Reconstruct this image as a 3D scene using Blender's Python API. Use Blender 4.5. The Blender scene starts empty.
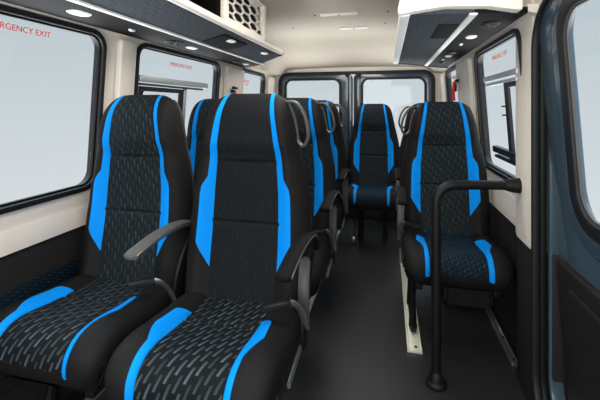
import bpy, bmesh, math, random
from mathutils import Vector, Matrix
random.seed(4)
C = bpy.context.scene.collection
PI = math.pi
H = 1.11                      # camera height above the van floor

# ------------------------------------------------------------------ materials
def lin(c):
    return tuple(((x/12.92) if x <= .04045 else ((x+.055)/1.055)**2.4) for x in [v/255 for v in c]) + (1,)
def mat(name, rgb, rough=.6, metal=0, noise=0, nscale=40, bump=0, bscale=300, emit=0, coat=0, sheen=0, spec=.5):
    m = bpy.data.materials.new(name); m.use_nodes = True
    nt = m.node_tree; b = nt.nodes['Principled BSDF']
    col = lin(rgb)
    b.inputs['Base Color'].default_value = col
    b.inputs['Roughness'].default_value = rough
    b.inputs['Metallic'].default_value = metal
    b.inputs['Coat Weight'].default_value = coat
    b.inputs['Sheen Weight'].default_value = sheen
    b.inputs['Specular IOR Level'].default_value = spec
    tc = nt.nodes.new('ShaderNodeTexCoord')
    if noise:
        n = nt.nodes.new('ShaderNodeTexNoise'); n.inputs['Scale'].default_value = nscale; n.inputs['Detail'].default_value = 3
        mx = nt.nodes.new('ShaderNodeMix'); mx.data_type = 'RGBA'
        mx.inputs[6].default_value = tuple(v*(1-noise) for v in col[:3])+(1,)
        mx.inputs[7].default_value = tuple(min(1, v*(1+noise)) for v in col[:3])+(1,)
        nt.links.new(tc.outputs['Object'], n.inputs['Vector']); nt.links.new(n.outputs['Fac'], mx.inputs[0])
        nt.links.new(mx.outputs[2], b.inputs['Base Color'])
    if bump:
        n2 = nt.nodes.new('ShaderNodeTexNoise'); n2.inputs['Scale'].default_value = bscale
        bp = nt.nodes.new('ShaderNodeBump'); bp.inputs['Strength'].default_value = bump; bp.inputs['Distance'].default_value = .002
        nt.links.new(tc.outputs['Object'], n2.inputs['Vector']); nt.links.new(n2.outputs['Fac'], bp.inputs['Height'])
        nt.links.new(bp.outputs[0], b.inputs['Normal'])
    if emit:
        b.inputs['Emission Color'].default_value = (1, .97, .92, 1); b.inputs['Emission Strength'].default_value = emit
    return m

def dash_mat(name, base, dash, cu, cv, slant, duty, amount, rough=.75):
    """woven fabric with slanted dashes; needs a UV map in metres"""
    m = bpy.data.materials.new(name); m.use_nodes = True
    nt = m.node_tree; N = nt.nodes; L = nt.links; b = N['Principled BSDF']
    b.inputs['Roughness'].default_value = rough; b.inputs['Specular IOR Level'].default_value = .12
    def M(op, a, c=None, d=None):
        n = N.new('ShaderNodeMath'); n.operation = op
        for i, v in enumerate((a, c, d)):
            if v is None: continue
            if isinstance(v, (int, float)): n.inputs[i].default_value = v
            else: L.new(v, n.inputs[i])
        return n.outputs[0]
    uv = N.new('ShaderNodeUVMap'); uv.uv_map = 'UVMap'
    sp = N.new('ShaderNodeSeparateXYZ'); L.new(uv.outputs[0], sp.inputs[0])
    u = M('ADD', sp.outputs[0], 5.0); v = M('ADD', sp.outputs[1], 5.0)
    us = M('ADD', u, M('MULTIPLY', v, slant))
    a = M('DIVIDE', us, cu); col = M('FLOOR', a); fa = M('FRACT', a)
    vv = M('ADD', M('DIVIDE', v, cv), M('MULTIPLY', col, .37)); row = M('FLOOR', vv); fv = M('FRACT', vv)
    inu = M('MULTIPLY', M('GREATER_THAN', fa, .2), M('LESS_THAN', fa, .62))
    inv = M('LESS_THAN', fv, duty)
    cmb = N.new('ShaderNodeCombineXYZ'); L.new(col, cmb.inputs[0]); L.new(row, cmb.inputs[1])
    wn = N.new('ShaderNodeTexWhiteNoise'); wn.noise_dimensions = '2D'; L.new(cmb.outputs[0], wn.inputs['Vector'])
    k = M('MULTIPLY', M('MULTIPLY', inu, inv), M('MULTIPLY', M('MULTIPLY_ADD', wn.outputs['Value'], .7, .3), amount))
    fade = M('MULTIPLY_ADD', M('DIVIDE', fv, duty), .6, .4)
    k = M('MULTIPLY', k, fade)
    mx = N.new('ShaderNodeMix'); mx.data_type = 'RGBA'
    mx.inputs[6].default_value = lin(base); mx.inputs[7].default_value = lin(dash)
    L.new(k, mx.inputs[0]); L.new(mx.outputs[2], b.inputs['Base Color'])
    # weave bump
    wv = N.new('ShaderNodeTexNoise'); wv.inputs['Scale'].default_value = 500
    bp = N.new('ShaderNodeBump'); bp.inputs['Strength'].default_value = .3; bp.inputs['Distance'].default_value = .001
    L.new(uv.outputs[0], wv.inputs['Vector']); L.new(wv.outputs['Fac'], bp.inputs['Height']); L.new(bp.outputs[0], b.inputs['Normal'])
    return m

def glass_mat(name, tint):
    m = bpy.data.materials.new(name); m.use_nodes = True
    nt = m.node_tree; nt.nodes.remove(nt.nodes['Principled BSDF'])
    out = nt.nodes['Material Output']
    t = nt.nodes.new('ShaderNodeBsdfTransparent'); t.inputs[0].default_value = tint
    g = nt.nodes.new('ShaderNodeBsdfGlossy'); g.inputs['Roughness'].default_value = .02
    x = nt.nodes.new('ShaderNodeMixShader')
    x.inputs[0].default_value = .012; nt.links.new(t.outputs[0], x.inputs[1]); nt.links.new(g.outputs[0], x.inputs[2])
    nt.links.new(x.outputs[0], out.inputs[0])
    return m

M_ = dict(
    cream=mat('cream_plastic', (226, 218, 206), .45, noise=.02, nscale=8),
    roof=mat('roof_lining', (184, 172, 155), .8, noise=.02, nscale=6, bump=.2),
    dark=mat('dark_trim', (33, 31, 31), .6, spec=.2, bump=.3, bscale=250),
    black=mat('black_plastic', (15, 15, 16), .5, spec=.22),
    rackblack=mat('black_panel', (15, 15, 16), .7, bump=.1, spec=.15),
    rubber=mat('rubber_seal', (24, 25, 27), .5, spec=.3),
    navy=mat('navy_paint', (56, 74, 86), .25, coat=.5),
    floor=mat('floor_vinyl', (36, 36, 38), .42, spec=.3, noise=.12, nscale=3, bump=.25, bscale=150),
    bolster=mat('black_leatherette', (21, 20, 20), .65, bump=.25, bscale=350, spec=.14),
    blue=mat('blue_fabric', (0, 132, 220), .7, spec=.1, bump=.15, bscale=500),
    shell=mat('grey_shell', (52, 49, 48), .5, spec=.3),
    greyplastic=mat('grey_plastic', (64, 63, 63), .45, spec=.3),
    armgrey=mat('light_grey_plastic', (84, 82, 80), .55, spec=.2),
    armpad=mat('armrest_pad', (16, 16, 17), .7, spec=.08),
    ring=mat('handle_plastic', (72, 70, 69), .4, spec=.35),
    steel=mat('steel', (170, 170, 165), .3, metal=.9),
    railcream=mat('rail_zinc', (200, 200, 182), .4, metal=.25),
    alu=mat('aluminium', (185, 190, 192), .35, metal=.5),
    white=mat('white_trim', (240, 238, 232), .4),
    lamp=mat('lamp_lens', (225, 225, 225), .3, emit=.25),
    red=mat('red_plastic', (225, 40, 35), .4),
    redink=mat('red_sticker', (225, 45, 25), .6),
    orangeink=mat('orange_sticker', (236, 120, 50), .6),
    hole=mat('near_black', (10, 10, 11), .8),  # flat near-black for bin interior, outlet backing and rail slots
    rack=dash_mat('rack_fabric', (66, 70, 74), (34, 46, 60), .018, .08, .3, .6, .8),
    fab=dash_mat('dash_fabric', (15, 17, 19), (74, 88, 96), .017, .055, .35, .66, 1.0),
    fabmid=dash_mat('dash_fabric_backrest', (20, 25, 27), (56, 72, 80), .015, .05, .14, .6, .7),
    fabdark=dash_mat('dash_fabric_plain', (18, 20, 22), (30, 37, 46), .015, .05, .12, .6, .6),
    fabteal=dash_mat('dash_fabric_teal', (14, 22, 26), (14, 72, 110), .013, .03, .5, .6, .7),
    glass=glass_mat('window_glass', (.97, .985, .99, 1)),
)

# ------------------------------------------------------------------ helpers
def link(name, me, m, parent=None, smooth=True, angle=35):
    if not isinstance(me, bpy.types.Mesh):
        bm = me; me = bpy.data.meshes.new(name)
        bmesh.ops.recalc_face_normals(bm, faces=bm.faces)
        bm.to_mesh(me); bm.free()
    me.materials.clear(); me.materials.append(M_[m] if isinstance(m, str) else m)
    o = bpy.data.objects.new(name, me); C.objects.link(o)
    if smooth:
        for p in me.polygons: p.use_smooth = True
        me.set_sharp_from_angle(angle=math.radians(angle))
    if parent: o.parent = parent
    return o
def thing(name, label, cat, loc=(0, 0, 0), group=None):
    o = bpy.data.objects.new(name, None); C.objects.link(o); o.location = loc
    o['label'] = label; o['category'] = cat
    if group: o['group'] = group
    return o
def tag(o, label, cat, group=None):
    o['label'] = label; o['category'] = cat
    if group: o['group'] = group
    return o
def struct(o): o['kind'] = 'structure'; return o

def box(bm, c, s, bev=0, rot=None, seg=2):
    r = bmesh.ops.create_cube(bm, size=1); vs = r['verts']
    mt = Matrix.Translation(c) @ (rot.to_4x4() if rot else Matrix()) @ Matrix.Diagonal((s[0], s[1], s[2], 1))
    bmesh.ops.transform(bm, matrix=mt, verts=vs)
    if bev:
        es = list({e for v in vs for e in v.link_edges})
        bmesh.ops.bevel(bm, geom=es, offset=bev, segments=seg, profile=.5, affect='EDGES')
    return bm
def B(c, s, bev=0, rot=None): return box(bmesh.new(), c, s, bev, rot)

def sweep(bm, pts, secs, closed=False, n=12, up=Vector((0, 0, 1)), power=2.0, cap=True):
    """superelliptic section (half-width a, half-height b) swept along pts"""
    pts = [Vector(p) for p in pts]; K = len(pts); rings = []
    if isinstance(secs, tuple): secs = [secs]*K
    for i, p in enumerate(pts):
        if closed: d = pts[(i+1) % K]-pts[i-1]
        else: d = pts[min(i+1, K-1)]-pts[max(i-1, 0)]
        d.normalize(); sd = d.cross(up)
        if sd.length < 1e-4: sd = d.cross(Vector((0, 1, 0)))
        sd.normalize(); u2 = sd.cross(d).normalized()
        a, b = secs[i]; ring = []
        for k in range(n):
            t = 2*PI*k/n; ct, st = math.cos(t), math.sin(t)
            ring.append(bm.verts.new(p+sd*(a*math.copysign(abs(ct)**(2/power), ct))+u2*(b*math.copysign(abs(st)**(2/power), st))))
        rings.append(ring)
    R = range(K) if closed else range(K-1)
    for i in R:
        A, Bq = rings[i], rings[(i+1) % K]
        for k in range(n): bm.faces.new((A[k], A[(k+1) % n], Bq[(k+1) % n], Bq[k]))
    if not closed and cap:
        bm.faces.new(rings[0][::-1]); bm.faces.new(rings[-1])
    return bm
def smoothpath(pts, sub=6, closed=False):
    P = [Vector(p) for p in pts]; out = []; n = len(P)
    for i in range(n if closed else n-1):
        if closed: p0, p1, p2, p3 = P[i-1], P[i], P[(i+1) % n], P[(i+2) % n]
        else: p0, p1, p2, p3 = P[max(i-1, 0)], P[i], P[i+1], P[min(i+2, n-1)]
        for j in range(sub):
            t = j/sub
            out.append(.5*((2*p1)+(-p0+p2)*t+(2*p0-5*p1+4*p2-p3)*t*t+(-p0+3*p1-3*p2+p3)*t**3))
    if not closed: out.append(P[-1])
    return out
def tube(bm, pts, r, n=12, closed=False): return sweep(bm, pts, (r, r), closed, n)
def cyl(bm, p0, p1, r0, r1=None, n=20):
    return sweep(bm, [p0, p1], [(r0, r0), (r1 or r0, r1 or r0)], n=n)

def rrect(x0, y0, x1, y1, r, n=8):
    out = []
    for cx, cy, a0 in ((x1-r, y1-r, 0), (x0+r, y1-r, 90), (x0+r, y0+r, 180), (x1-r, y0+r, 270)):
        for k in range(n+1):
            a = math.radians(a0+90*k/n); out.append((cx+r*math.cos(a), cy+r*math.sin(a)))
    return out
def shape(outlines, depth, mtx, bev=0):
    """flat outline(s) with holes, given a thickness, as a mesh; centred on the plane of mtx"""
    cu = bpy.data.curves.new('tmp', 'CURVE'); cu.dimensions = '2D'; cu.fill_mode = 'BOTH'
    cu.extrude = max(depth/2-bev, 0); cu.bevel_depth = bev; cu.bevel_resolution = 2
    if bev: cu.offset = -bev
    for ol in outlines:
        s = cu.splines.new('POLY'); s.points.add(len(ol)-1); s.use_cyclic_u = True
        for p, q in zip(s.points, ol): p.co = (q[0], q[1], 0, 1)
    return fromcurve(cu, mtx)
def fromcurve(cu, mtx):
    o = bpy.data.objects.new('tmp', cu); C.objects.link(o)
    bpy.context.view_layer.update()
    me = bpy.data.meshes.new_from_object(o.evaluated_get(bpy.context.evaluated_depsgraph_get()))
    bpy.data.objects.remove(o)
    bm = bmesh.new(); bm.from_mesh(me); bmesh.ops.remove_doubles(bm, verts=bm.verts, dist=1e-5)
    bmesh.ops.transform(bm, matrix=mtx, verts=bm.verts)
    bm2 = bm; me2 = bpy.data.meshes.new('shape'); bmesh.ops.recalc_face_normals(bm2, faces=bm2.faces); bm2.to_mesh(me2); bm2.free()
    return me2
def lettering(txt, size, mtx, m, parent):
    cu = bpy.data.curves.new('tmp', 'FONT'); cu.body = txt; cu.size = size; cu.extrude = .0004
    cu.align_x = 'LEFT'
    return link('lettering', fromcurve(cu, mtx), m, parent, smooth=False)
def frame_mtx(origin, ex, ey):
    ex = Vector(ex).normalized(); ey = Vector(ey).normalized(); ez = ex.cross(ey)
    m = Matrix((ex, ey, ez)).transposed().to_4x4(); m.translation = Vector(origin); return m
def prism(bm, prof, y0, y1, dy=None):
    """polygon in (x,z) extruded along Y; dy(x,z,end) shifts the ends"""
    A = [bm.verts.new((x, y0+(dy(x, z, 0) if dy else 0), z)) for x, z in prof]
    Bq = [bm.verts.new((x, y1+(dy(x, z, 1) if dy else 0), z)) for x, z in prof]
    n = len(prof)
    for i in range(n): bm.faces.new((A[i], A[(i+1) % n], Bq[(i+1) % n], Bq[i]))
    bm.faces.new(A[::-1]); bm.faces.new(Bq)
    return bm
def lerp_tab(tab, x):
    if x <= tab[0][0]: return tab[0][1]
    for (a, va), (b, vb) in zip(tab, tab[1:]):
        if x <= b: return va+(vb-va)*(x-a)/(b-a)
    return tab[-1][1]
def sst(a, b, x):
    t = max(0, min(1, (x-a)/(b-a))); return t*t*(3-2*t)

# ------------------------------------------------------------------ seats
WT = [(.38, .200), (.42, .222), (.55, .232), (.66, .232), (.80, .221), (.88, .205), (.957, .186), (1.03, .172), (1.08, .160), (1.11, .149), (1.13, .137), (1.145, .121), (1.155, .10), (1.16, .07)]
XS = [(.45, .124), (.60, .125), (.80, .121), (.957, .109), (1.05, .097), (1.16, .081)]
def wback(z): return lerp_tab(WT, z)
def lean(z): return -.045+.13*(z-.42)+.02*math.sin((z-.42)/.74*PI*1.4)
def thick(z):
    t = .105
    if z > 1.09: t *= math.sqrt(max(0, 1-((z-1.09)/.0705)**2))
    return t
def back_front(x, z, off=0):
    w = wback(z); e = min(1, abs(x)/w); xs = lerp_tab(XS, z)
    T = thick(z)
    bol = (.030*sst(xs-.005, xs+.05, abs(x)))*(1-sst(1.02, 1.15, z)*.6)
    seam = .010*math.exp(-((z-.915)/.006)**2)+.009*math.exp(-((z-.70)/.006)**2) if abs(x) < xs+.004 else 0
    head = .018*sst(.92, .99, z)*(1-sst(1.06, 1.16, z))
    groove = .006*math.exp(-((abs(x)-xs)/.004)**2)
    body = (T/2+bol+head)*(1-e**5)**.5
    return Vector((x, lean(z)+.05-body+(seam+groove)*(1-e)-off, z))
def back_rear(x, z):
    w = wback(z); e = min(1, abs(x)/w)
    return Vector((x, lean(z)+.05+thick(z)/2*(1-e**4)**.5, z))
def back_body(x, z):
    xs = lerp_tab(XS, z); k = 1-sst(xs-.012, xs-.003, abs(x))
    return back_front(x, z)+Vector((0, .012*k*sst(.44, .47, z)*(1-sst(1.13, 1.15, z)), 0))
def closed_slab(front, rear, wf, ts, nx):
    bm = bmesh.new(); F = []; R = []
    us = [math.sin((-1+2*i/nx)*PI/2) for i in range(nx+1)]
    us = [.6*u+.4*(-1+2*i/nx) for i, u in enumerate(us)]
    for t in ts:
        w = wf(t); f = [bm.verts.new(front(u*w, t)) for u in us]
        r = [f[0]]+[bm.verts.new(rear(u*w, t)) for u in us[1:-1]]+[f[-1]]
        F.append(f); R.append(r)
    for j in range(len(ts)-1):
        for i in range(nx):
            bm.faces.new((F[j][i], F[j][i+1], F[j+1][i+1], F[j+1][i]))
            q = (R[j][i], R[j+1][i], R[j+1][i+1], R[j][i+1])
            bm.faces.new(q)
    for j in (0, -1):
        for i in range(nx):
            vs = [F[j][i], F[j][i+1], R[j][i+1], R[j][i]]
            vs = list(dict.fromkeys(vs)); bm.faces.new(vs)
    return bm
def patch(surf, nrm, xa, xb, ts, nx, thick_, arc=None):
    """strip of a surface between xa(t) and xb(t), lifted by thick_, with skirts back into the body; UV in metres"""
    bm = bmesh.new(); uvl = bm.loops.layers.uv.new('UVMap')
    top = []; uvd = {}
    L = 0; prev = None
    for t in ts:
        a, b = xa(t), xb(t); row = []
        c = surf((a+b)/2, t)
        if prev is not None: L += (c-prev).length
        prev = c
        for i in range(nx+1):
            x = a+(b-a)*i/nx; p = surf(x, t); n = nrm(x, t)
            v = bm.verts.new(p+n*thick_); uvd[v] = (x, L); row.append(v)
        top.append(row)
    low = {}
    def lowv(v, i, j):
        if v not in low:
            t = ts[j]; a, b = xa(t), xb(t); x = a+(b-a)*i/nx
            q = bm.verts.new(surf(x, t)-nrm(x, t)*.004); uvd[q] = uvd[v]; low[v] = q
        return low[v]
    nj = len(ts)
    for j in range(nj-1):
        for i in range(nx): bm.faces.new((top[j][i], top[j][i+1], top[j+1][i+1], top[j+1][i]))
    rim = [(0, j) for j in range(nj)]+[(i, nj-1) for i in range(1, nx+1)]+[(nx, j) for j in range(nj-2, -1, -1)]+[(i, 0) for i in range(nx-1, 0, -1)]
    for (i, j), (i2, j2) in zip(rim, rim[1:]+rim[:1]):
        a, b = top[j][i], top[j2][i2]
        bm.faces.new((a, b, lowv(b, i2, j2), lowv(a, i, j)))
    for f in bm.faces:
        for l in f.loops: l[uvl].uv = uvd[l.vert]
    return bm
def num_n(surf):
    def n(x, t, h=.002):
        a = surf(x+h, t)-surf(x-h, t); b = surf(x, t+h)-surf(x, t-h)
        v = a.cross(b)
        return v.normalized() if v.length > 1e-9 else Vector((0, -1, 0))
    return n
# cushion path: rear -> front -> down the front face
CP = smoothpath([(0, .00, .448), (0, -.12, .450), (0, -.24, .460), (0, -.33, .470), (0, -.385, .463), (0, -.418, .435), (0, -.428, .400), (0, -.422, .362)], 8)
CL = [0]
for p, q in zip(CP, CP[1:]): CL.append(CL[-1]+(q-p).length)
CT = CL[-1]
def cpath(t):
    t = max(0, min(CT, t))
    for i in range(len(CL)-1):
        if t <= CL[i+1]+1e-9:
            k = (t-CL[i])/(CL[i+1]-CL[i]); p = CP[i].lerp(CP[i+1], k); d = (CP[i+1]-CP[i]).normalized()
            if k > .5 and i < len(CL)-2: d = d.lerp((CP[i+2]-CP[i+1]).normalized(), k-.5)
            elif k < .5 and i > 0: d = d.lerp((CP[i]-CP[i-1]).normalized(), .5-k)
            d.normalize(); return p, Vector((0, -d.z*-1, 0)) if False else (p, Vector((1, 0, 0)).cross(d)*-1)[1]
    return CP[-1], Vector((0, -1, 0))
def wcush(t): return lerp_tab([(0, .205), (.03, .220), (.2, .226), (.36, .226), (.44, .224), (CT-.02, .218), (CT, .208)], t)
def cush_top(x, t):
    p, n = cpath(t); w = wcush(t); e = min(1, abs(x)/w)
    bol = .021*sst(.105, .16, abs(x))*(1-sst(.30, .46, t)*.55)*(sst(-.05, .08, t))
    seam = .007*math.exp(-((t-.19)/.006)**2) if abs(x) < .12 else 0
    groove = .005*math.exp(-((abs(x)-.118)/.004)**2)
    drop = .05*(1-(1-e**9)**.5)
    return p+Vector((x, 0, 0))+n*(bol-seam-groove-drop)
def cush_body(x, t):
    p, n = cpath(t); k = 1-sst(.106, .115, abs(x))
    return cush_top(x, t)-n*(.010*k*sst(.015, .04, t)*(1-sst(CT-.05, CT-.03, t)))
def cush_low(x, t):
    p, n = cpath(t); w = wcush(t); e = min(1, abs(x)/w)
    base = cush_top(math.copysign(w, x) if x else w, t)
    q = p-n*.09; k = (1-e**16)**.5
    inner = Vector((0, max(q.y-(-.0), -.40), .325))
    y = min(base.y*1.0, 0); zz = .33
    tgt = Vector((x, p.y*.955, min(.335, p.z-.012)))
    b2 = Vector((x, base.y, base.z))
    return b2.lerp(tgt, k)
assert cpath(.1)[1].z > 0 or True

def mkpanel(surf, nrm, xf, t0, t1, n, nx, th=.0015):
    ts = [t0+(t1-t0)*i/n for i in range(n+1)]
    return patch(surf, nrm, lambda t: -xf(t), lambda t: xf(t), ts, nx, th)
nb0 = num_n(back_front)
def nb(x, t):
    v = nb0(x, t); return v if v.y < 0 else -v
nc0 = num_n(cush_top)
def nc(x, t):
    v = nc0(x, t); p, n = cpath(t); return v if v.dot(n) > 0 else -v
def stripe_w(z):
    return lerp_tab([(.545, .0015), (.63, .050), (.80, .047), (.825, .044), (.86, .026), (.957, .023), (1.10, .017), (1.157, .013)], z)
def cstripe_w(t):
    return lerp_tab([(.150, .003), (.175, .040), (.27, .048), (.31, .036), (.345, .021), (CT, .019)], t)

def make_seat(kind, side, arms, ring, backm, cushm, legx, cover=True):
    t = thing('passenger_seat', 'x', 'seat')
    zs = [.38, .395, .41]+[.43+.0125*i for i in range(52)]+[1.09, 1.105, 1.118, 1.13, 1.138, 1.145, 1.150, 1.154, 1.157, 1.159, 1.16]
    zs = sorted(set(round(z, 4) for z in zs))
    bk = link('backrest', closed_slab(back_body, back_rear, wback, zs, 44), 'bolster', t, angle=60)
    link('fabric_panel', mkpanel(back_front, nb, lambda z: lerp_tab(XS, z)-.003, .44, 1.152, 180, 10), backm, bk, angle=60)
    for s in (-1, 1):
        ts = [.545+(1.157-.545)*i/70 for i in range(71)]
        f0 = lambda z: s*lerp_tab(XS, z); f1 = lambda z: s*(lerp_tab(XS, z)+stripe_w(z))
        link('blue_stripe', patch(back_front, nb, f0, f1, ts, 5, .0022), 'blue', bk, angle=60)
    # rear shell of the backrest
    def sh_f(x, z): return back_rear(x*.9, z)+Vector((x*.1, -.012, 0))
    def sh_r(x, z):
        e = min(1, abs(x)/wback(z)); return back_rear(x*.9, z)+Vector((x*.1, .018*(1-e**6)**.5, 0))
    zz = [.40+.74*i/40 for i in range(41)]
    link('back_shell', closed_slab(sh_f, sh_r, lambda z: wback(z)*.97, zz, 30), 'shell', t, angle=60)
    cts = [CT*i/46 for i in range(47)]
    cu = link('seat_cushion', closed_slab(cush_body, cush_low, wcush, cts, 44), 'bolster', t, angle=60)
    link('fabric_panel', mkpanel(cush_top, nc, lambda z: .115, .015, CT-.03, 90, 10), cushm, cu, angle=60)
    for s in (-1, 1):
        ts = [.150+(CT-.02-.150)*i/50 for i in range(51)]
        f0 = lambda q: s*.118; f1 = lambda q: s*(.118+cstripe_w(q))
        link('blue_stripe', patch(cush_top, nc, f0, f1, ts, 5, .0022), 'blue', cu, angle=60)
    # underframe and legs
    bm = bmesh.new()
    for s in (-1, 1): box(bm, (s*.16, -.19, .315), (.03, .38, .045), .006)
    box(bm, (0, -.05, .315), (.36, .03, .03), .005); box(bm, (0, -.33, .315), (.36, .03, .03), .005)
    link('seat_frame', bm, 'black', t)
    for lx in legx:
        bm = bmesh.new()
        for yy in (-.22, .0):
            sweep(bm, [(lx, yy, .30), (lx, yy+(.02 if yy < -.1 else -.02), .16), (lx, yy, .032)], [(.018, .022), (.014, .014), (.02, .03)], n=8, up=Vector((0, 1, 0)))
        sweep(bm, [(lx, -.26, .036), (lx, .05, .036)], (.013, .012), n=8, power=5)
        link('leg', bm, 'black', t)
    for s in arms:
        x = s*.228
        P = smoothpath([(x, .10, .60), (x, .06, .655), (x, -.04, .680), (x, -.16, .682), (x, -.27, .668), (x, -.30, .660)], 5)
        n = len(P)
        secs = []
        for i in range(n):
            k = i/(n-1); secs.append((.023*min(1, (1-k)*9+.35), .0115*min(1, (1-k)*9+.3)))
        a = link('armrest', sweep(bmesh.new(), P, secs, n=16, power=3.5), 'armgrey' if kind == 'window' else 'armpad', t)
        P2 = [p+Vector((s*.0225, 0, .002)) for p in P[3:-2]]
        link('armrest_trim', sweep(bmesh.new(), P2, (.0018, .004), n=8), 'steel', a)
        bm = sweep(bmesh.new(), smoothpath([(x, .09, .64), (x, .04, .57), (x, -.01, .50), (x, -.04, .42), (x, -.06, .34)], 4), (.010, .034), n=10, power=3)
        link('armrest_bracket', bm, 'black', t)
        if cover:
            bm = sweep(bmesh.new(), smoothpath([(s*.226, -.015, .61), (s*.228, -.045, .57), (s*.230, -.065, .51), (s*.230, -.06, .44), (s*.228, -.04, .38)], 5),
                       [(.005, .008), (.008, .013)]+[(.010, .019)]*18+[(.006, .012)], n=12, power=2.5, up=Vector((1, 0, 0)))
            link('side_cover', bm, 'greyplastic', t)
            bm = sweep(bmesh.new(), smoothpath([(s*.222, -.02, .375), (s*.225, -.16, .375), (s*.222, -.30, .375)], 5), (.007, .022), n=10, power=3)
            rc = link('recliner_cover', bm, 'black', t)
            bm = sweep(bmesh.new(), smoothpath([(s*.233, -.13, .378), (s*.236, -.2, .380), (s*.236, -.27, .370)], 4), (.006, .011), n=10)
            link('recline_lever', bm, 'steel', rc)
        # belt buckle on its stalk
        bm = sweep(bmesh.new(), smoothpath([(s*.234, -.06, .40), (s*.234, -.10, .47), (s*.222, -.135, .512), (s*.205, -.15, .522)], 4), (.012, .004), n=8, up=Vector((0, 1, 0)))
        bs = link('belt_stalk', bm, 'steel', t)
        bm = sweep(bmesh.new(), [(s*.210, -.148, .522), (s*.17, -.165, .518), (s*.135, -.178, .512)], [(.012, .010), (.015, .012), (.013, .010)], n=12, power=4)
        link('belt_buckle', bm, 'black', bs)
    for s in ring:
        P = smoothpath([(s*.128, .075, 1.125), (s*.172, .068, 1.125), (s*.203, .060, 1.085), (s*.218, .052, 1.04), (s*.220, .050, 1.0), (s*.203, .058, .972), (s*.178, .075, .99), (s*.166, .082, 1.05), (s*.150, .08, 1.10)], 5, True)
        link('grab_handle', sweep(bmesh.new(), P, (.0065, .012), closed=True, n=12, up=Vector((0, 1, 0))), 'ring', t)
    return t

def dup(root, loc, label, group):
    r = root.copy(); C.objects.link(r); r.location = loc; r['label'] = label; r['group'] = group
    for ch in list(root.children):
        c = ch.copy(); C.objects.link(c); c.parent = r
        for g in ch.children:
            d = g.copy(); C.objects.link(d); d.parent = c
    return r
SG = 'blue striped passenger seats in the van'
def place(o, loc, label): o.location = loc; o['label'] = label; o['group'] = SG; return o
s_win = make_seat('window', 1, (1,), (), 'fabmid', 'fab', (-.155,), cover=False)
place(s_win, (-.975, 1.25, 0), 'front seat beside the large left window, with a light grey armrest')
s_front = make_seat('aisle', 1, (1,), (1,), 'fabdark', 'fab', (.05,))
place(s_front, (-.493, 1.22, 0), 'largest, nearest aisle seat with plain dark backrest in the front left row')
dup(s_win, (-.982, 1.95, 0), 'window seat half hidden behind the nearest aisle seat on the left', SG)
s_a2 = make_seat('aisle', 1, (1,), (1,), 'fabmid', 'fab', (.05,))
place(s_a2, (-.495, 1.88, 0), 'left aisle seat directly behind the nearest aisle seat')
dup(s_a2, (-.51, 2.56, 0), 'left aisle seat in the third row, just ahead of the last row', SG)
dup(s_a2, (-.615, 3.33, -.01), 'leftmost visible seat of the rear row, mostly hidden by the left aisle seats', SG)
s_mid = make_seat('aisle', 1, (1,), (), 'fabmid', 'fabteal', (-.1, .1))
place(s_mid, (-.125, 3.33, -.02), 'small far seat at the end of the aisle in front of the rear doors')
s_right = make_seat('right', -1, (-1,), (-1,), 'fabmid', 'fabteal', (-.177,))
s_right.scale = (1, 1, .983); place(s_right, (.296, 2.12, .0), 'right single seat behind the black grab pole, beside the right window')
dup(s_right, (.30, 2.74, 0), 'right single seat hidden behind the seat by the grab pole', SG)

# ------------------------------------------------------------------ van shell
XL, XR, ZB, YR = -1.24, .565, .62, 3.78
SL = .075
cs = math.cos(SL); sn = math.sin(SL)
ML = frame_mtx((XL, 0, ZB), (0, 1, 0), (sn, 0, cs))      # +z local = inward
MR = frame_mtx((XR, 0, ZB), (0, 1, 0), (-sn, 0, cs))     # -z local = inward
def off(m, d): return m @ Matrix.Translation((0, 0, d))
WB, WTOP = .150, .805       # window opening in wall heights (v)
CEIL = 1.735
struct(link('floor', B((-.32, 1.62, -.02), (1.98, 4.52, .04)), 'floor', smooth=False))

def rect(x0, y0, x1, y1): return [(x0, y0), (x1, y0), (x1, y1), (x0, y1)]
LW = [(.35, 1.345), (1.555, 2.45), (2.84, 3.46)]
RW = [(1.60, 2.37), (2.90, 3.50)]
VT = 1.12
struct(link('wall_left', shape([rect(-.5, 0, YR, VT)]+[rrect(a, WB, b, WTOP, .07) for a, b in LW], .03, off(ML, -.015)), 'cream', smooth=False))
struct(link('wall_right', shape([rect(1.50, 0, YR, VT)]+[rrect(a, WB, b, WTOP, .07) for a, b in RW], .03, off(MR, .015)), 'cream', smooth=False))
struct(link('trim_1', B((XL-.02, 1.64, .31), (.05, 4.28, .62), .004), 'dark'))
struct(link('trim_2', B((XR+.02, 2.63, .29), (.05, 2.28, .58), .004), 'dark'))
# armrest ledge moulding along the left wall under the windows
bm = bmesh.new(); prism(bm, [(XL-.01, .622), (XL+.018, .622), (XL+.022, .66), (XL+.012, .70), (XL-.01, .70)], -.4, YR)
struct(link('trim_3', bm, 'cream'))
bm = bmesh.new(); prism(bm, [(XR+.03, .581), (XR-.014, .581), (XR-.020, .63), (XR-.012, .70), (XR+.01, .70)], 1.60, YR)
struct(link('trim_4', bm, 'cream'))
# raised side steps that hide the wheel arches
bm = bmesh.new(); prism(bm, [(XL+.005, 0), (XL+.10, 0), (XL+.09, .14), (XL+.005, .15)], -.4, YR-.02)
struct(link('trim_5', bm, 'dark'))
bm = bmesh.new()
prof = [(.30, 0), (XR-.006, 0), (XR-.006, .26), (.42, .26), (.35, .22), (.315, .14)]
prism(bm, prof, 2.20, 2.86)
bmesh.ops.bevel(bm, geom=list(bm.edges), offset=.02, segments=3, affect='EDGES')
struct(link('trim_6', bm, 'dark'))

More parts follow.
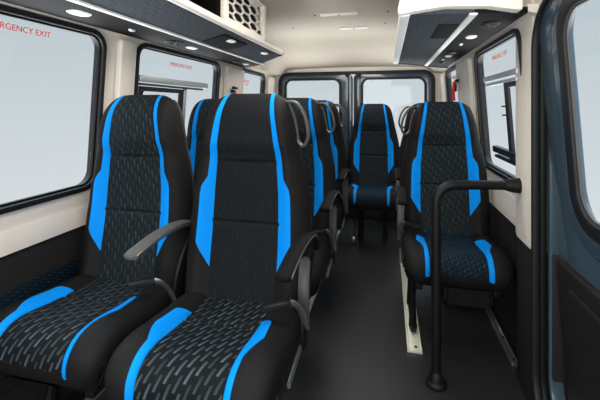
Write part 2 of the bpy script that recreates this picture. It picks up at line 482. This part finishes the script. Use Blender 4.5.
# ceiling: flat centre, coved sides, dropping towards the rear header
def ceil_z(x, y):
    xc = -.338; a = abs(x-xc)
    z = CEIL+.02-.02*(a/.8)**2
    if a > .66: z -= .28*((a-.66)/.2)**2
    return z
bm = bmesh.new(); rows = []
ys = [-.5, .2, .8, 1.4, 2.0, 2.6, 3.0, 3.2, 3.3, 3.36, 3.42, 3.5, 3.6, 3.7, YR]
for y in ys:
    row = []
    for i in range(41):
        x = XL+.06+(XR-XL-.12)*i/40
        z = ceil_z(x, y)
        k = sst(3.22, 3.42, y)*.06+max(0, (y-3.36))/(YR-3.36)*.18
        zr = z-k
        row.append(bm.verts.new((x, y, max(zr, 1.44))))
    rows.append(row)
for a, b in zip(rows, rows[1:]):
    for i in range(40): bm.faces.new((a[i], a[i+1], b[i+1], b[i]))
up = bmesh.ops.extrude_face_region(bm, geom=list(bm.faces))
bmesh.ops.translate(bm, verts=[g for g in up['geom'] if isinstance(g, bmesh.types.BMVert)], vec=(0, 0, .03))
struct(link('ceiling', bm, 'roof', angle=60))

bm = B((XL+.008, .93, .43), (.012, .62, .13), .004)
uvl = bm.loops.layers.uv.new('UVMap')
for f in bm.faces:
    for l in f.loops: l[uvl].uv = (l.vert.co.z, l.vert.co.y)
struct(link('trim_22', bm, 'fabteal'))
# inner pillars: rounded vertical cream covers between the windows
def pillar(name, mtx, y0, y1, v0, v1, d, inw, m='cream', cut=0):
    me = shape([rrect(y0, v0, y1, v1, min(.02, (y1-y0)/3), 4)], d, off(mtx, inw*d/2), bev=.008)
    return struct(link(name, me, m))
pillar('trim_7', ML, 1.42, 1.525, .0, .80, .030, 1)
pillar('trim_8', ML, 2.54, 2.87, .0, .80, .030, 1)
pillar('trim_9', ML, 3.53, 3.77, .0, .80, .030, 1)
pillar('trim_10', MR, 2.46, 2.88, .0, .80, .030, -1)
pillar('trim_11', MR, 3.53, 3.77, .0, .80, .030, -1)
# the large door pillar on the right, its cream cover ending in a slanted tip
PY0, PY1, PX = 1.486, 1.672, .504
MV = frame_mtx((PX, 0, ZB), (0, 1, 0), (0, 0, 1))        # vertical plane of the pillar face, -z local = inward
ol = [(PY0, -.028), (PY0+.035, -.035), (PY1-.02, -.035), (PY1, -.02), (PY1, 1.10), (PY0, 1.10)]
struct(link('trim_12', shape([ol], .09, off(MV, .045), bev=.010), 'cream'))
struct(link('trim_13', B((PX+.049, (PY0+PY1)/2, .293), (.09, PY1-PY0-.004, .586), .012), 'dark'))
# ---- windows
def window(name, mtx, inw, a, b, parts=()):
    ring = shape([rrect(a-.007, WB-.007, b+.007, WTOP+.007, .077), rrect(a+.014, WB+.014, b-.014, WTOP-.014, .058)], .05, off(mtx, -inw*.010), bev=.004)
    w = struct(link(name, ring, 'rubber'))
    ring2 = shape([rrect(a+.013, WB+.013, b-.013, WTOP-.013, .058), rrect(a+.022, WB+.022, b-.022, WTOP-.022, .05)], .012, off(mtx, -inw*.004), bev=.002)
    link('window_frame', ring2, 'black', w)
    link('pane', shape([rrect(a+.017, WB+.017, b-.017, WTOP-.017, .055)], .004, off(mtx, -inw*.014)), 'glass', w, smooth=False)
    return w
w1 = window('window_1', ML, 1, *LW[0])
w2 = window('window_2', ML, 1, *LW[1])
w3 = window('window_3', ML, 1, *LW[2])
w4 = window('window_4', MR, -1, *RW[0])
w5 = window('window_5', MR, -1, *RW[1])
def bar(mtx, inw, y0, v0, y1, v1, d, z=.0, bev=.003):
    return shape([rrect(y0, v0, y1, v1, .002, 2)], d, off(mtx, inw*z), bev=bev)
# the half height sliding light of window 2
link('transom_rail', bar(ML, 1, LW[1][0]+.02, .618, 2.27, .650, .028, .006), 'alu', w2)
link('transom_lip', bar(ML, 1, LW[1][0]+.02, .600, 2.20, .612, .030, .008), 'greyplastic', w2)
link('sliding_sash', shape([rect(1.59, .185, 1.99, .596), rrect(1.613, .208, 1.955, .572, .015)], .016, off(ML, .002)), 'rubber', w2, smooth=False)
link('sash_edge', bar(ML, 1, 1.995, .185, 2.03, .60, .012, .002), 'alu', w2)
# right window sliding light, half open
link('transom_rail', bar(MR, -1, 1.64, .626, 2.16, .650, .028, .006), 'alu', w4)
link('transom_lip', bar(MR, -1, 1.64, .600, 2.12, .614, .030, .008), 'alu', w4)
link('sliding_sash', shape([rect(1.63, .245, 1.85, .605), rrect(1.66, .27, 1.815, .58, .01)], .016, off(MR, -.002)), 'rubber', w4, smooth=False)
link('sash_rail', bar(MR, -1, 1.64, .262, 2.10, .292, .026, .004), 'rubber', w4)
link('sash_rail', bar(MR, -1, 1.64, .236, 2.08, .250, .022, .003), 'black', w4)
bm = bmesh.new()
for v in (.455, .495):
    p = MR @ Vector((1.858, v, -.012)); box(bm, p, (.016, .035, .007), .002)
link('sash_latch', bm, 'black', w4)
# lettering on the panes
def tl(y, v): return frame_mtx(ML @ Vector((y, v, -.010)), (0, 1, 0), (sn, 0, cs))
def tr(y, v): return frame_mtx(MR @ Vector((y, v, .010)), (0, -1, 0), (-sn, 0, cs))
lettering('EMERGENCY EXIT', .029, tl(.865, .742), 'redink', w1)
lettering('EMERGENCY EXIT', .030, tl(1.86, .725), 'redink', w2)
lettering('EMERGENCY\n        EXIT', .030, tl(2.93, .705), 'redink', w3)
lettering('EMERGENCY EXIT', .030, tr(2.07, .728), 'orangeink', w4)

# ---- rear wall and the two rear doors
struct(link('trim_20', B((-.34, YR-.02, .045), (1.62, .07, .09), .008), 'dark'))
MB_ = frame_mtx((0, YR, 0), (1, 0, 0), (0, 0, 1))        # local z = -Y (towards the camera)
XC = -.345
OL, OR, OT = -1.125, .435, 1.465
def arch(x0, z0, x1, z1, r, n=8):
    out = [(x0, z0), (x1, z0)]
    for k in range(n+1):
        a = math.radians(90*k/n); out.append((x1-r+r*math.cos(a), z1-r+r*math.sin(a)))
    for k in range(n+1):
        a = math.radians(90+90*k/n); out.append((x0+r+r*math.cos(a), z1-r+r*math.sin(a)))
    return out
struct(link('wall_back', shape([rect(XL, 0, XR, 1.74), arch(OL, .02, OR, OT, .10)], .05, off(MB_, -.03)), 'cream', smooth=False))
struct(link('trim_14', shape([arch(OL-.008, .02, OR+.008, OT+.008, .108), arch(OL+.018, .01, OR-.018, OT-.016, .09)], .03, off(MB_, .005), bev=.006), 'rubber'))
def rear_door(name, x0, x1, wx0, wx1):
    d = struct(link(name, shape([arch(x0, .03, x1, OT-.012, .06), rrect(wx0, .70, wx1, 1.395, .07)], .045, off(MB_, -.02), bev=.008), 'navy'))
    link('window_seal', shape([rrect(wx0-.012, .688, wx1+.012, 1.407, .08), rrect(wx0+.012, .712, wx1-.012, 1.383, .06)], .03, off(MB_, .0), bev=.006), 'rubber', d)
    link('pane', shape([rrect(wx0+.005, .705, wx1-.005, 1.39, .06)], .004, off(MB_, -.02)), 'glass', d, smooth=False)
    bm = bmesh.new()
    box(bm, ((x0+x1)/2, YR-.008, .36), ((x1-x0)*.86, .02, .52), .01)
    link('door_trim_panel', bm, 'dark', d)
    return d
d2 = rear_door('door_2', OL+.012, XC-.004, -1.055, -.475)
d3 = rear_door('door_3', XC+.004, OR-.012, -.255, .355)
for d, x in ((d2, XC-.055), (d3, XC+.055)):
    bm = bmesh.new(); cyl(bm, (x, YR-.02, 1.425), (x, YR+.0, 1.425), .016); box(bm, (x, YR-.018, 1.44), (.05, .012, .02), .003)
    link('latch', bm, 'black', d)
bm = bmesh.new()
for x, w in ((XC-.045, .012), (XC-.012, .006), (XC+.03, .014), (XC+.07, .008)):
    box(bm, (x, YR-.012, 1.02), (w, .022, .80), .003)
link('centre_seal', bm, 'rubber', d2)
bm = bmesh.new()
tube(bm, [(-.22, YR-.05, .715), (.33, YR-.05, .715)], .010); tube(bm, [(-.22, YR-.05, .665), (.33, YR-.05, .665)], .010)
for x in (-.2, .3): box(bm, (x, YR-.025, .69), (.02, .05, .07), .004)
link('guard_rail', bm, 'black', d3)

# ---- passenger door on the right (navy steel, rounded window, dark trim)
DY0, DY1 = .30, 1.475
def rr4(x0, y0, x1, y1, r): return rrect(x0, y0, x1, y1, r, 10)
gl = (.45, .170, 1.247, .775)
def gro(o, g, rad): return rrect(gl[0]-g, gl[1]-g, gl[2]+g, gl[3]+g, rad, 10)
door = struct(link('door_1', shape([rrect(DY0, -.78, 1.47, .87, .12, 10), gro(gl, .041, .12)], .03, off(MR, .024), bev=.006), 'navy'))
link('window_seal', shape([gro(gl, .046, .12), gro(gl, .0, .085)], .022, off(MR, .001), bev=.007), 'rubber', door)
link('seal_lip', shape([gro(gl, .003, .086), gro(gl, -.005, .080)], .010, off(MR, .004), bev=.002), 'greyplastic', door)
link('pane', shape([gro(gl, .004, .088)], .004, off(MR, .010)), 'glass', door, smooth=False)
link('pressed_edge', shape([rrect(gl[0]-.14, gl[1]-.110, gl[2]+.125, gl[3]+.09, .17, 10), gro(gl, .050, .13)], .03, off(MR, .018), bev=.012), 'navy', door)
tp = link('door_trim_panel', shape([rrect(DY0+.06, -.55, 1.43, -.025, .03, 5)], .03, off(MR, .004), bev=.008), 'dark', door)
link('trim_inset', shape([rrect(DY0+.12, -.21, 1.34, -.085, .02, 5)], .012, off(MR, -.012), bev=.004), 'dark', tp)
# door opening: rubber seals and the navy jamb
def opening(y1, top, wd, z, depth, bev, name, m):
    o = shape([rrect(DY0-.1, -.62, y1, top, .17, 12), rrect(DY0-.1+wd, -.62+wd, y1-wd, top-wd, .17-wd*.7, 12)], depth, off(MV, z), bev=bev)
    return struct(link(name, o, m))
opening(1.490, .862, .020, .008, .026, .008, 'trim_15', 'rubber')
opening(1.478, .848, .018, .028, .022, .007, 'trim_16', 'black')
opening(1.484, .854, .030, .066, .045, .006, 'trim_17', 'navy')
struct(link('trim_21', B((PX+.105, 1.475, .25), (.115, .045, .70), .006), 'dark'))
corner = [(DY0-.1, 1.11), (DY0-.1, .86)]+[(1.49-.17+.17*math.cos(math.radians(t)), .86-.17+.17*math.sin(math.radians(t))) for t in range(90, -1, -9)]+[(1.49, 1.11)]
struct(link('trim_19', shape([corner], .06, off(MV, .036), bev=.004), 'cream'))

# ------------------------------------------------------------------ luggage racks
def strip_uv(bm):
    uvl = bm.loops.layers.uv.new('UVMap')
    for f in bm.faces:
        for l in f.loops: l[uvl].uv = (l.vert.co.x, l.vert.co.y)
    return bm
def rack(name, label, lipx, lipz, stx, stz, outx, outz, y0, ylip, yout, s):
    """s=+1: wall at -X side (left rack); s=-1: wall at +X side"""
    t = thing(name, label, 'luggage rack', (0, 0, 0), 'overhead luggage racks')
    def yend(x):
        k = (x-lipx)/(outx-lipx); return ylip+(yout-ylip)*max(0, min(1, k))
    def slab(pa, pb, th, lo, hi, inset=0):
        bm = bmesh.new()
        A = []
        for (x, z) in (pa, pb):
            A.append([bm.verts.new((x, lo, z)), bm.verts.new((x, yend(x)-hi, z)), bm.verts.new((x, yend(x)-hi, z+th)), bm.verts.new((x, lo, z+th))])
        a, b = A
        for i in range(4): bm.faces.new((a[i], a[(i+1) % 4], b[(i+1) % 4], b[i]))
        bm.faces.new(a); bm.faces.new(b[::-1])
        return bm
    shelf = link('shelf', strip_uv(slab((lipx-s*.016, lipz), (stx, stz), .018, y0, .03)), 'rack', t, smooth=False)
    link('service_panel', slab((stx-s*.004, stz), (outx, outz), .02, y0, .0), 'rackblack', t, smooth=False)
    bm = sweep(bmesh.new(), [(stx, y0, stz-.002), (stx, yend(stx)-.02, stz-.002)], (.011 if s > 0 else .015, .005), n=8, power=4)
    link('edge_strip', bm, 'white', t)
    # lip moulding
    bm = sweep(bmesh.new(), [(lipx, y0, lipz+.017), (lipx, ylip-.02, lipz+.017)], (.017, .016), n=16, power=3)
    link('lip', bm, 'cream', t)
    bm = sweep(bmesh.new(), [(lipx, ylip-.02, lipz+.017), (lipx-s*.003, ylip+.018, lipz+.014)], [(.018, .017), (.012, .012)], n=16, power=3)
    for k in range(1): pass
    link('end_cap', bm, 'black', t)
    bm = sweep(bmesh.new(), [(lipx-s*.01, ylip-.015, lipz+.006), (outx, yout-.01, outz+.006)], (.020, .014), n=10, power=3)
    link('end_rail', bm, 'black', t)
    def on(x, y, d=-.004):
        if s*(x-stx) > 0: k = (x-lipx)/(stx-lipx); z = lipz+(stz-lipz)*k
        else: k = (x-stx)/(outx-stx); z = stz+(outz-stz)*k
        return Vector((x, y, z+d))
    return t, on
tL, onL = rack('luggage_rack', 'long overhead luggage rack above the left windows', -.75, H+.375, -.945, H+.332, -1.165, H+.326, -.2, 2.58, 2.92, 1)
tR, onR = rack('luggage_rack', 'shorter overhead luggage rack on the right, its cream end facing the viewer', .062, H+.345, .30, H+.338, .475, H+.330, 1.44, 3.02, 3.30, -1)
def flatdisc(p, rx, ry, h, n=24, pw=2.6):
    bm = bmesh.new()
    return sweep(bm, [p+Vector((0, 0, h)), p+Vector((0, 0, -h)), p+Vector((0, 0, -h*1.6))], [(rx, ry), (rx, ry), (rx*.8, ry*.8)], n=n, power=pw, up=Vector((0, 1, 0)))
def lamp(t, on, x, y, rx=.022, ry=.040):
    b = link('lamp_bezel', flatdisc(on(x, y, .0), rx+.004, ry+.005, .002), 'white', t)
    link('lamp_lens', flatdisc(on(x, y, -.003), rx, ry, .002), 'lamp', b)
def vent(t, on, x, y, r=.030):
    b = link('air_vent', flatdisc(on(x, y, .0), r*1.25, r*2.1, .003), 'black', t)
    for dy in (-r*.95, r*.95):
        p = on(x, y+dy, -.006); bm = bmesh.new()
        P = [p+Vector((r*.75*math.cos(a), r*.75*math.sin(a), 0)) for a in [2*PI*k/24 for k in range(24)]]
        tube(bm, P, .0035, 8, True)
        box(bm, p+Vector((0, 0, .001)), (r*1.3, .005, .005), .001); box(bm, p+Vector((0, 0, -.004)), (.006, r*.7, .012), .002)
        link('vent_ring', bm, 'armgrey', b)
def switch(t, on, x, y):
    bm = bmesh.new(); box(bm, on(x, y, -.004), (.016, .030, .010), .004)
    link('rack_switch', bm, 'white', t)
lamp(tL, onL, -1.05, 1.08, .026, .036); vent(tL, onL, -1.045, .82); switch(tL, onL, -1.055, 1.36)
vent(tL, onL, -1.055, 1.68); lamp(tL, onL, -1.06, 1.86, .022, .036)
vent(tL, onL, -1.06, 2.50); lamp(tL, onL, -1.06, 2.66, .018, .03); switch(tL, onL, -1.07, 2.82)
lamp(tL, onL, -.83, 1.86, .022, .036); lamp(tL, onL, -.81, 2.37, .018, .034)
bm = bmesh.new(); 
def quad(t, on, name, x0, x1, y0, y1, m):
    bm = bmesh.new()
    vs = [bm.verts.new(on(x, y, d)) for d in (.004, -.003) for x, y in ((x0, y0), (x1, y0), (x1, y1), (x0, y1))]
    bm.faces.new(vs[:4]); bm.faces.new(vs[4:][::-1])
    for i in range(4): bm.faces.new((vs[i], vs[(i+1) % 4], vs[4+(i+1) % 4], vs[4+i]))
    link(name, bm, m, t, smooth=False)
quad(tL, onL, 'access_panel', -.925, -.80, 1.72, 2.03, 'rackblack')
quad(tR, onR, 'access_panel', .205, .29, 1.62, 1.93, 'rackblack')
vent(tR, onR, .40, 1.62, .026); lamp(tR, onR, .385, 1.90, .02, .035); switch(tR, onR, .375, 2.10)
vent(tR, onR, .385, 2.42, .024); lamp(tR, onR, .385, 2.58, .018, .03); switch(tR, onR, .375, 2.75); vent(tR, onR, .385, 2.92, .02)
bm = sweep(bmesh.new(), [(.060, 1.43, H+.343), (.060, 3.0, H+.343)], (.020, .006), n=8, power=4)
link('lip_strip', bm, 'white', tR)
# front end moulding of the right rack (cream, facing the camera) and left bin interior
bm = bmesh.new()
prof = [(.034, H+.352), (.044, H+.338), (.09, H+.346), (.20, H+.358), (.34, H+.350), (.425, H+.332), (.445, H+.33), (.445, CEIL-.01), (.10, CEIL-.01), (.062, H+.48)]
prism(bm, prof, 1.395, 1.445); bmesh.ops.bevel(bm, geom=[e for e in bm.edges], offset=.004, segments=2, affect='EDGES')
link('end_panel', bm, 'cream', tR)
bm = bmesh.new(); prism(bm, [(.475, H+.335), (.535, H+.32), (.535, H+.36), (.475, H+.36)], 1.445, 3.5); link('wall_bracket', bm, 'cream', tR)
bm = bmesh.new(); prism(bm, [(-1.20, H+.315), (-1.16, H+.325), (-1.16, H+.35), (-1.20, H+.35)], -.2, 3.5); link('wall_bracket', bm, 'cream', tL)
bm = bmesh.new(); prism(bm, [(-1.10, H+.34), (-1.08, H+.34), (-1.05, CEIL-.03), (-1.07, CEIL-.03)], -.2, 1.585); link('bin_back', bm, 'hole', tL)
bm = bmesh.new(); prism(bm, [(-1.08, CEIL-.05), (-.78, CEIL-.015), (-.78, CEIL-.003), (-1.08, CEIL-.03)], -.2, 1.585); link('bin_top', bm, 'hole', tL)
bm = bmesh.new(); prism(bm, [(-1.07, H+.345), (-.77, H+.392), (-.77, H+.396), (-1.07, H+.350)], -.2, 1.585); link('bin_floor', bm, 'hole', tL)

# ---- air outlet with honeycomb grille above the left rack
g = thing('air_outlet', 'cream air conditioning outlet with black honeycomb grille above the left rack', 'air vent', (0, 0, 0))
GY0, GY1, GX = 1.59, 2.17, -.745
ZG0 = H+.405
bm = bmesh.new()
prism(bm, [(-1.04, ZG0), (GX-.035, ZG0), (GX-.035, CEIL), (-1.04, CEIL-.03)], GY0, GY1)
link('housing', bm, 'hole', g, smooth=False)
MG = frame_mtx((GX, 0, 0), (0, 1, 0), (0, 0, 1))
outer = [(GY0, ZG0-.005), (GY1-.02, ZG0-.005), (GY1, ZG0+.03), (GY1+.03, CEIL+.0), (GY0, CEIL+.0)]
inner = [(GY0+.045, ZG0+.022), (GY1-.035, ZG0+.022), (GY1-.018, CEIL-.01), (GY0+.045, CEIL-.01)]
link('surround', shape([outer, inner], .05, off(MG, -.015), bev=.005), 'cream', g)
# side cheek of the outlet
bm = bmesh.new(); box(bm, (-.90, GY0+.012, (ZG0+CEIL)/2-.01), (.29, .024, CEIL-ZG0-.03), .003); link('cheek', bm, 'cream', g)
link('cheek', B((-.90, GY1-.012, (ZG0+CEIL)/2-.01), (.29, .024, CEIL-ZG0-.03), .003), 'cream', g)
holes = []
ha, hb, k0 = .074, .048, 0
z = ZG0+.036
while z < CEIL-.02:
    y = GY0+.10+(1.5*ha if k0 % 2 else 0)
    while y < GY1+.02:
        hx = [(y-ha*.89, z), (y-ha*.44, z-hb*.42), (y+ha*.44, z-hb*.42), (y+ha*.89, z), (y+ha*.44, z+hb*.42), (y-ha*.44, z+hb*.42)]
        hx = [(max(GY0+.052, min(GY1-.028, q[0])), max(ZG0+.026, q[1])) for q in hx]
        if max(q[0] for q in hx)-min(q[0] for q in hx) > .03: holes.append(hx)
        y += 3*ha
    z += hb/2; k0 += 1
hol2 = [h for h in holes if max(q[1] for q in h) < CEIL-.010]
link('honeycomb', shape([[(GY0+.04, ZG0+.018), (GY1-.032, ZG0+.018), (GY1-.015, CEIL-.006), (GY0+.04, CEIL-.006)]]+hol2, .012, off(MG, -.016)), 'cream', g, smooth=False)

# small roof vent on the right edge of the ceiling
g2 = thing('air_outlet', 'small dark air outlet at the ceiling edge above the right rack end', 'air vent')
bm = bmesh.new(); box(bm, (.12, 1.72, CEIL-.06), (.06, .30, .10), .01); link('housing', bm, 'cream', g2)
bm = bmesh.new(); box(bm, (.088, 1.72, CEIL-.07), (.006, .22, .05), .002); link('grille', bm, 'hole', g2)

# roof plates and screws on the ceiling
for i, (x, y, w) in enumerate(((-.33, 2.55, .26), (-.27, 3.02, .22))):
    t = thing('roof_plate', ['pale flush rectangular plate on the ceiling, nearer of two', 'pale flush rectangular plate on the ceiling, farther of two by the rear'][i], 'ceiling plate', (x, y, ceil_z(x, y)-.002), 'flush ceiling plates')
    link('plate', B((0, 0, -.002), (w, .06, .008), .003), 'cream', t)
    bm = bmesh.new(); cyl(bm, (0, 0, -.010), (0, 0, -.004), .006, n=12); link('screw', bm, 'greyplastic', t)
for i, (x, y) in enumerate(((.0, 2.2), (.0, 2.55), (-.02, 2.9), (-.75, 2.9), (-.5, 2.55))):
    zc = ceil_z(x, y)
    bm = bmesh.new(); cyl(bm, (x, y, zc-.006), (x, y, zc+.002), .006, n=12)
    tag(link('screw', bm, 'greyplastic'), ['tiny ceiling screw nearest the right rack lip', 'second tiny ceiling screw along the right side of the ceiling', 'farthest tiny ceiling screw along the right side', 'tiny ceiling screw by the left rack end', 'tiny ceiling screw beside the far pale plate'][i], 'screw', 'ceiling screws')

# ------------------------------------------------------------------ grab pole
t = thing('grab_pole', 'black floor-standing grab pole bent over to the right door pillar', 'grab pole', (.187, 1.563, 0))
wallp = Vector((PX-.018-.187, .055, .80))
P = [Vector((0, 0, .035)), Vector((0, 0, .4)), Vector((0, 0, .72))]
for k in range(1, 9):
    a = PI/2*k/8; P.append(Vector((.075*(1-math.cos(a)), .0+.01*k/8, .725+.075*math.sin(a))))
P += [Vector((.20, .04, .80)), wallp]
link('pole', sweep(bmesh.new(), P, (.0185, .0185), n=20, up=Vector((0, 1, 0))), 'black', t)
bm = sweep(bmesh.new(), [(0, 0, .001), (0, 0, .014), (0, 0, .022), (0, 0, .05), (0, 0, .056)], [(.040, .040), (.040, .040), (.030, .030), (.024, .024), (.019, .019)], n=24)
link('floor_flange', bm, 'black', t)
d = Vector((1, .05, 0)).normalized()
bm = sweep(bmesh.new(), [wallp-d*.05, wallp-d*.035, wallp-d*.008, wallp+d*.018], [(.017, .017), (.021, .021), (.028, .028), (.030, .030)], n=24)
link('wall_flange', bm, 'black', t)

# ------------------------------------------------------------------ floor rails
def frail(label, x, y0, y1, w=.066, m='railcream'):
    t = thing('seat_rail', label, 'seat rail', (x, y0, 0), 'seat rails in the floor')
    bm = bmesh.new(); L = y1-y0
    box(bm, (0, L/2, .006), (w, L, .012), .002)
    box(bm, (-w/2+.005, L/2, .014), (.007, L, .012), .002); box(bm, (w/2-.005, L/2, .014), (.007, L, .012), .002)
    link('channel', bm, m, t)
    bm = bmesh.new(); n = int(L/.16)
    for k in range(n): cyl(bm, (.006, .03+k*.16, .011), (.006, .03+k*.16, .0145), .007, n=12); 
    link('slot_row', bm, 'hole', t)
    return t
r1 = frail('pale metal floor rail with bolts under the right seats, beside the grab pole', .118, 1.74, 3.5)
bm = bmesh.new(); cyl(bm, (0, .17, .012), (0, .17, .03), .017, .012, n=16); box(bm, (0, .20, .016), (.03, .05, .01), .003)
link('clamp_bolt', bm, 'steel', r1)
frail('pale metal floor rail under the left aisle seats', -.443, .6, 3.5)
frail('narrow floor rail close to the right wall under the right seats', .53, 1.75, 3.5, .03, 'steel')
frail('narrow floor rail on the left under the window seat', -1.09, .5, 3.5, .03, 'steel')

# ------------------------------------------------------------------ emergency hammers
def hammer(mtx_p, inw, label):
    t = thing('emergency_hammer', label, 'emergency hammer', mtx_p, 'emergency hammers on the pillars')
    bm = bmesh.new(); box(bm, (0, 0, .015), (.02, .055, .022), .004); box(bm, (inw*.006, 0, -.03), (.012, .03, .06), .003)
    link('holder', bm, 'black', t)
    bm = bmesh.new(); sweep(bm, smoothpath([(inw*.016, 0, .01), (inw*.020, 0, -.04), (inw*.020, .0, -.09), (inw*.016, 0, -.125)], 4), (.013, .010), n=12)
    link('handle', bm, 'red', t)
    bm = bmesh.new(); cyl(bm, (inw*.016, -.035, .04), (inw*.016, .035, .04), .012, .009, n=14)
    link('hammer_head', bm, 'steel' if inw < 0 else 'black', t)
pL = ML @ Vector((2.64, .60, .042)); pR = MR @ Vector((2.81, .665, -.042))
hammer(pL, 1, 'red emergency hammer on the left pillar, above the far seats')
hammer(pR, -1, 'red emergency hammer on the right pillar behind the right seat')

# seat belt straps hanging by the last row
def belt(loc, label, h=.27):
    t = thing('seat_belt', label, 'seat belt', loc, 'belts by the rear row')
    bm = sweep(bmesh.new(), smoothpath([(0, 0, h), (.01, -.02, h*.6), (0, -.01, .06)], 5), (.003, .022), n=8, up=Vector((0, 1, 0)), power=4)
    link('strap', bm, 'dark', t)
    bm = bmesh.new(); box(bm, (0, -.02, .035), (.035, .05, .05), .006); link('anchor', bm, 'steel', t)
belt((-.275, 3.06, 0), 'grey seat belt strap anchored to the floor left of the far aisle seat')

# ------------------------------------------------------------------ camera
FPX = 370.0
cam = bpy.data.cameras.new('camera'); co = bpy.data.objects.new('camera', cam); C.objects.link(co)
co.location = (0, 0, H); co.rotation_euler = (PI/2, 0, math.atan(88/FPX))
cam.sensor_width = 36; cam.lens = FPX*36/600; cam.shift_y = -(200-107)/600; cam.clip_start = .02
bpy.context.scene.camera = co

# ------------------------------------------------------------------ light
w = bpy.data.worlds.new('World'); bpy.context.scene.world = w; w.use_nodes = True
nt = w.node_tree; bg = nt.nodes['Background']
tc = nt.nodes.new('ShaderNodeTexCoord'); sp = nt.nodes.new('ShaderNodeSeparateXYZ')
mr = nt.nodes.new('ShaderNodeMapRange'); mr.inputs[1].default_value = -.30; mr.inputs[2].default_value = .32
cr = nt.nodes.new('ShaderNodeValToRGB')
cr.color_ramp.elements[0].color = lin((226, 229, 232)); cr.color_ramp.elements[1].color = lin((186, 199, 205))
nt.links.new(tc.outputs['Generated'], sp.inputs[0]); nt.links.new(sp.outputs[2], mr.inputs[0])
nt.links.new(mr.outputs[0], cr.inputs[0]); nt.links.new(cr.outputs[0], bg.inputs[0])
def cv(pts):
    n = nt.nodes.new('ShaderNodeValToRGB'); e = n.color_ramp.elements
    e[0].position, e[1].position = pts[0][0], pts[-1][0]
    e[0].color = (pts[0][1],)*3+(1,); e[1].color = (pts[-1][1],)*3+(1,)
    for p, v in pts[1:-1]:
        q = e.new(p); q.color = (v,)*3+(1,)
    return n
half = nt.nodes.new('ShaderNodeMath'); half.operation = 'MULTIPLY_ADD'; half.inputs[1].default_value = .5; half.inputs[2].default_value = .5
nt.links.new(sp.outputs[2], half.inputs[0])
# added sky glow below and above lights the cabin; windows show the horizon band
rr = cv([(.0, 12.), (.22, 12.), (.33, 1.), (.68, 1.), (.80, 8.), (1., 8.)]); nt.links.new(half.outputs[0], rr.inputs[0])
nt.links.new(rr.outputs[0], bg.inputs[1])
def area(name, loc, rot, sx, sy, e, col=(1, 1, 1)):
    l = bpy.data.lights.new(name, 'AREA'); l.shape = 'RECTANGLE'; l.size = sx; l.size_y = sy; l.energy = e; l.color = col
    o = bpy.data.objects.new(name, l); C.objects.link(o); o.location = loc; o.rotation_euler = rot
    return o
area('front_fill', (-.3, -1.0, 1.15), (math.radians(97), 0, 0), 1.6, 1.2, 35)  # added fill behind the camera, standing in for daylight through an unmodelled windscreen
area('roof_fill', (-.3, 1.3, 1.70), (0, 0, 0), .35, 1.2, 12, (1, .97, .93))  # added overhead fill for the cabin, no lamp fixture here
area('roof_fill', (-.3, 2.9, 1.66), (0, 0, 0), .35, .7, 7, (1, .97, .93))  # second added overhead fill, towards the rear row

vs = bpy.context.scene.view_settings
vs.view_transform = 'Standard'; vs.look = 'None'; vs.gamma = 1; vs.use_curve_mapping = False; vs.exposure = 0
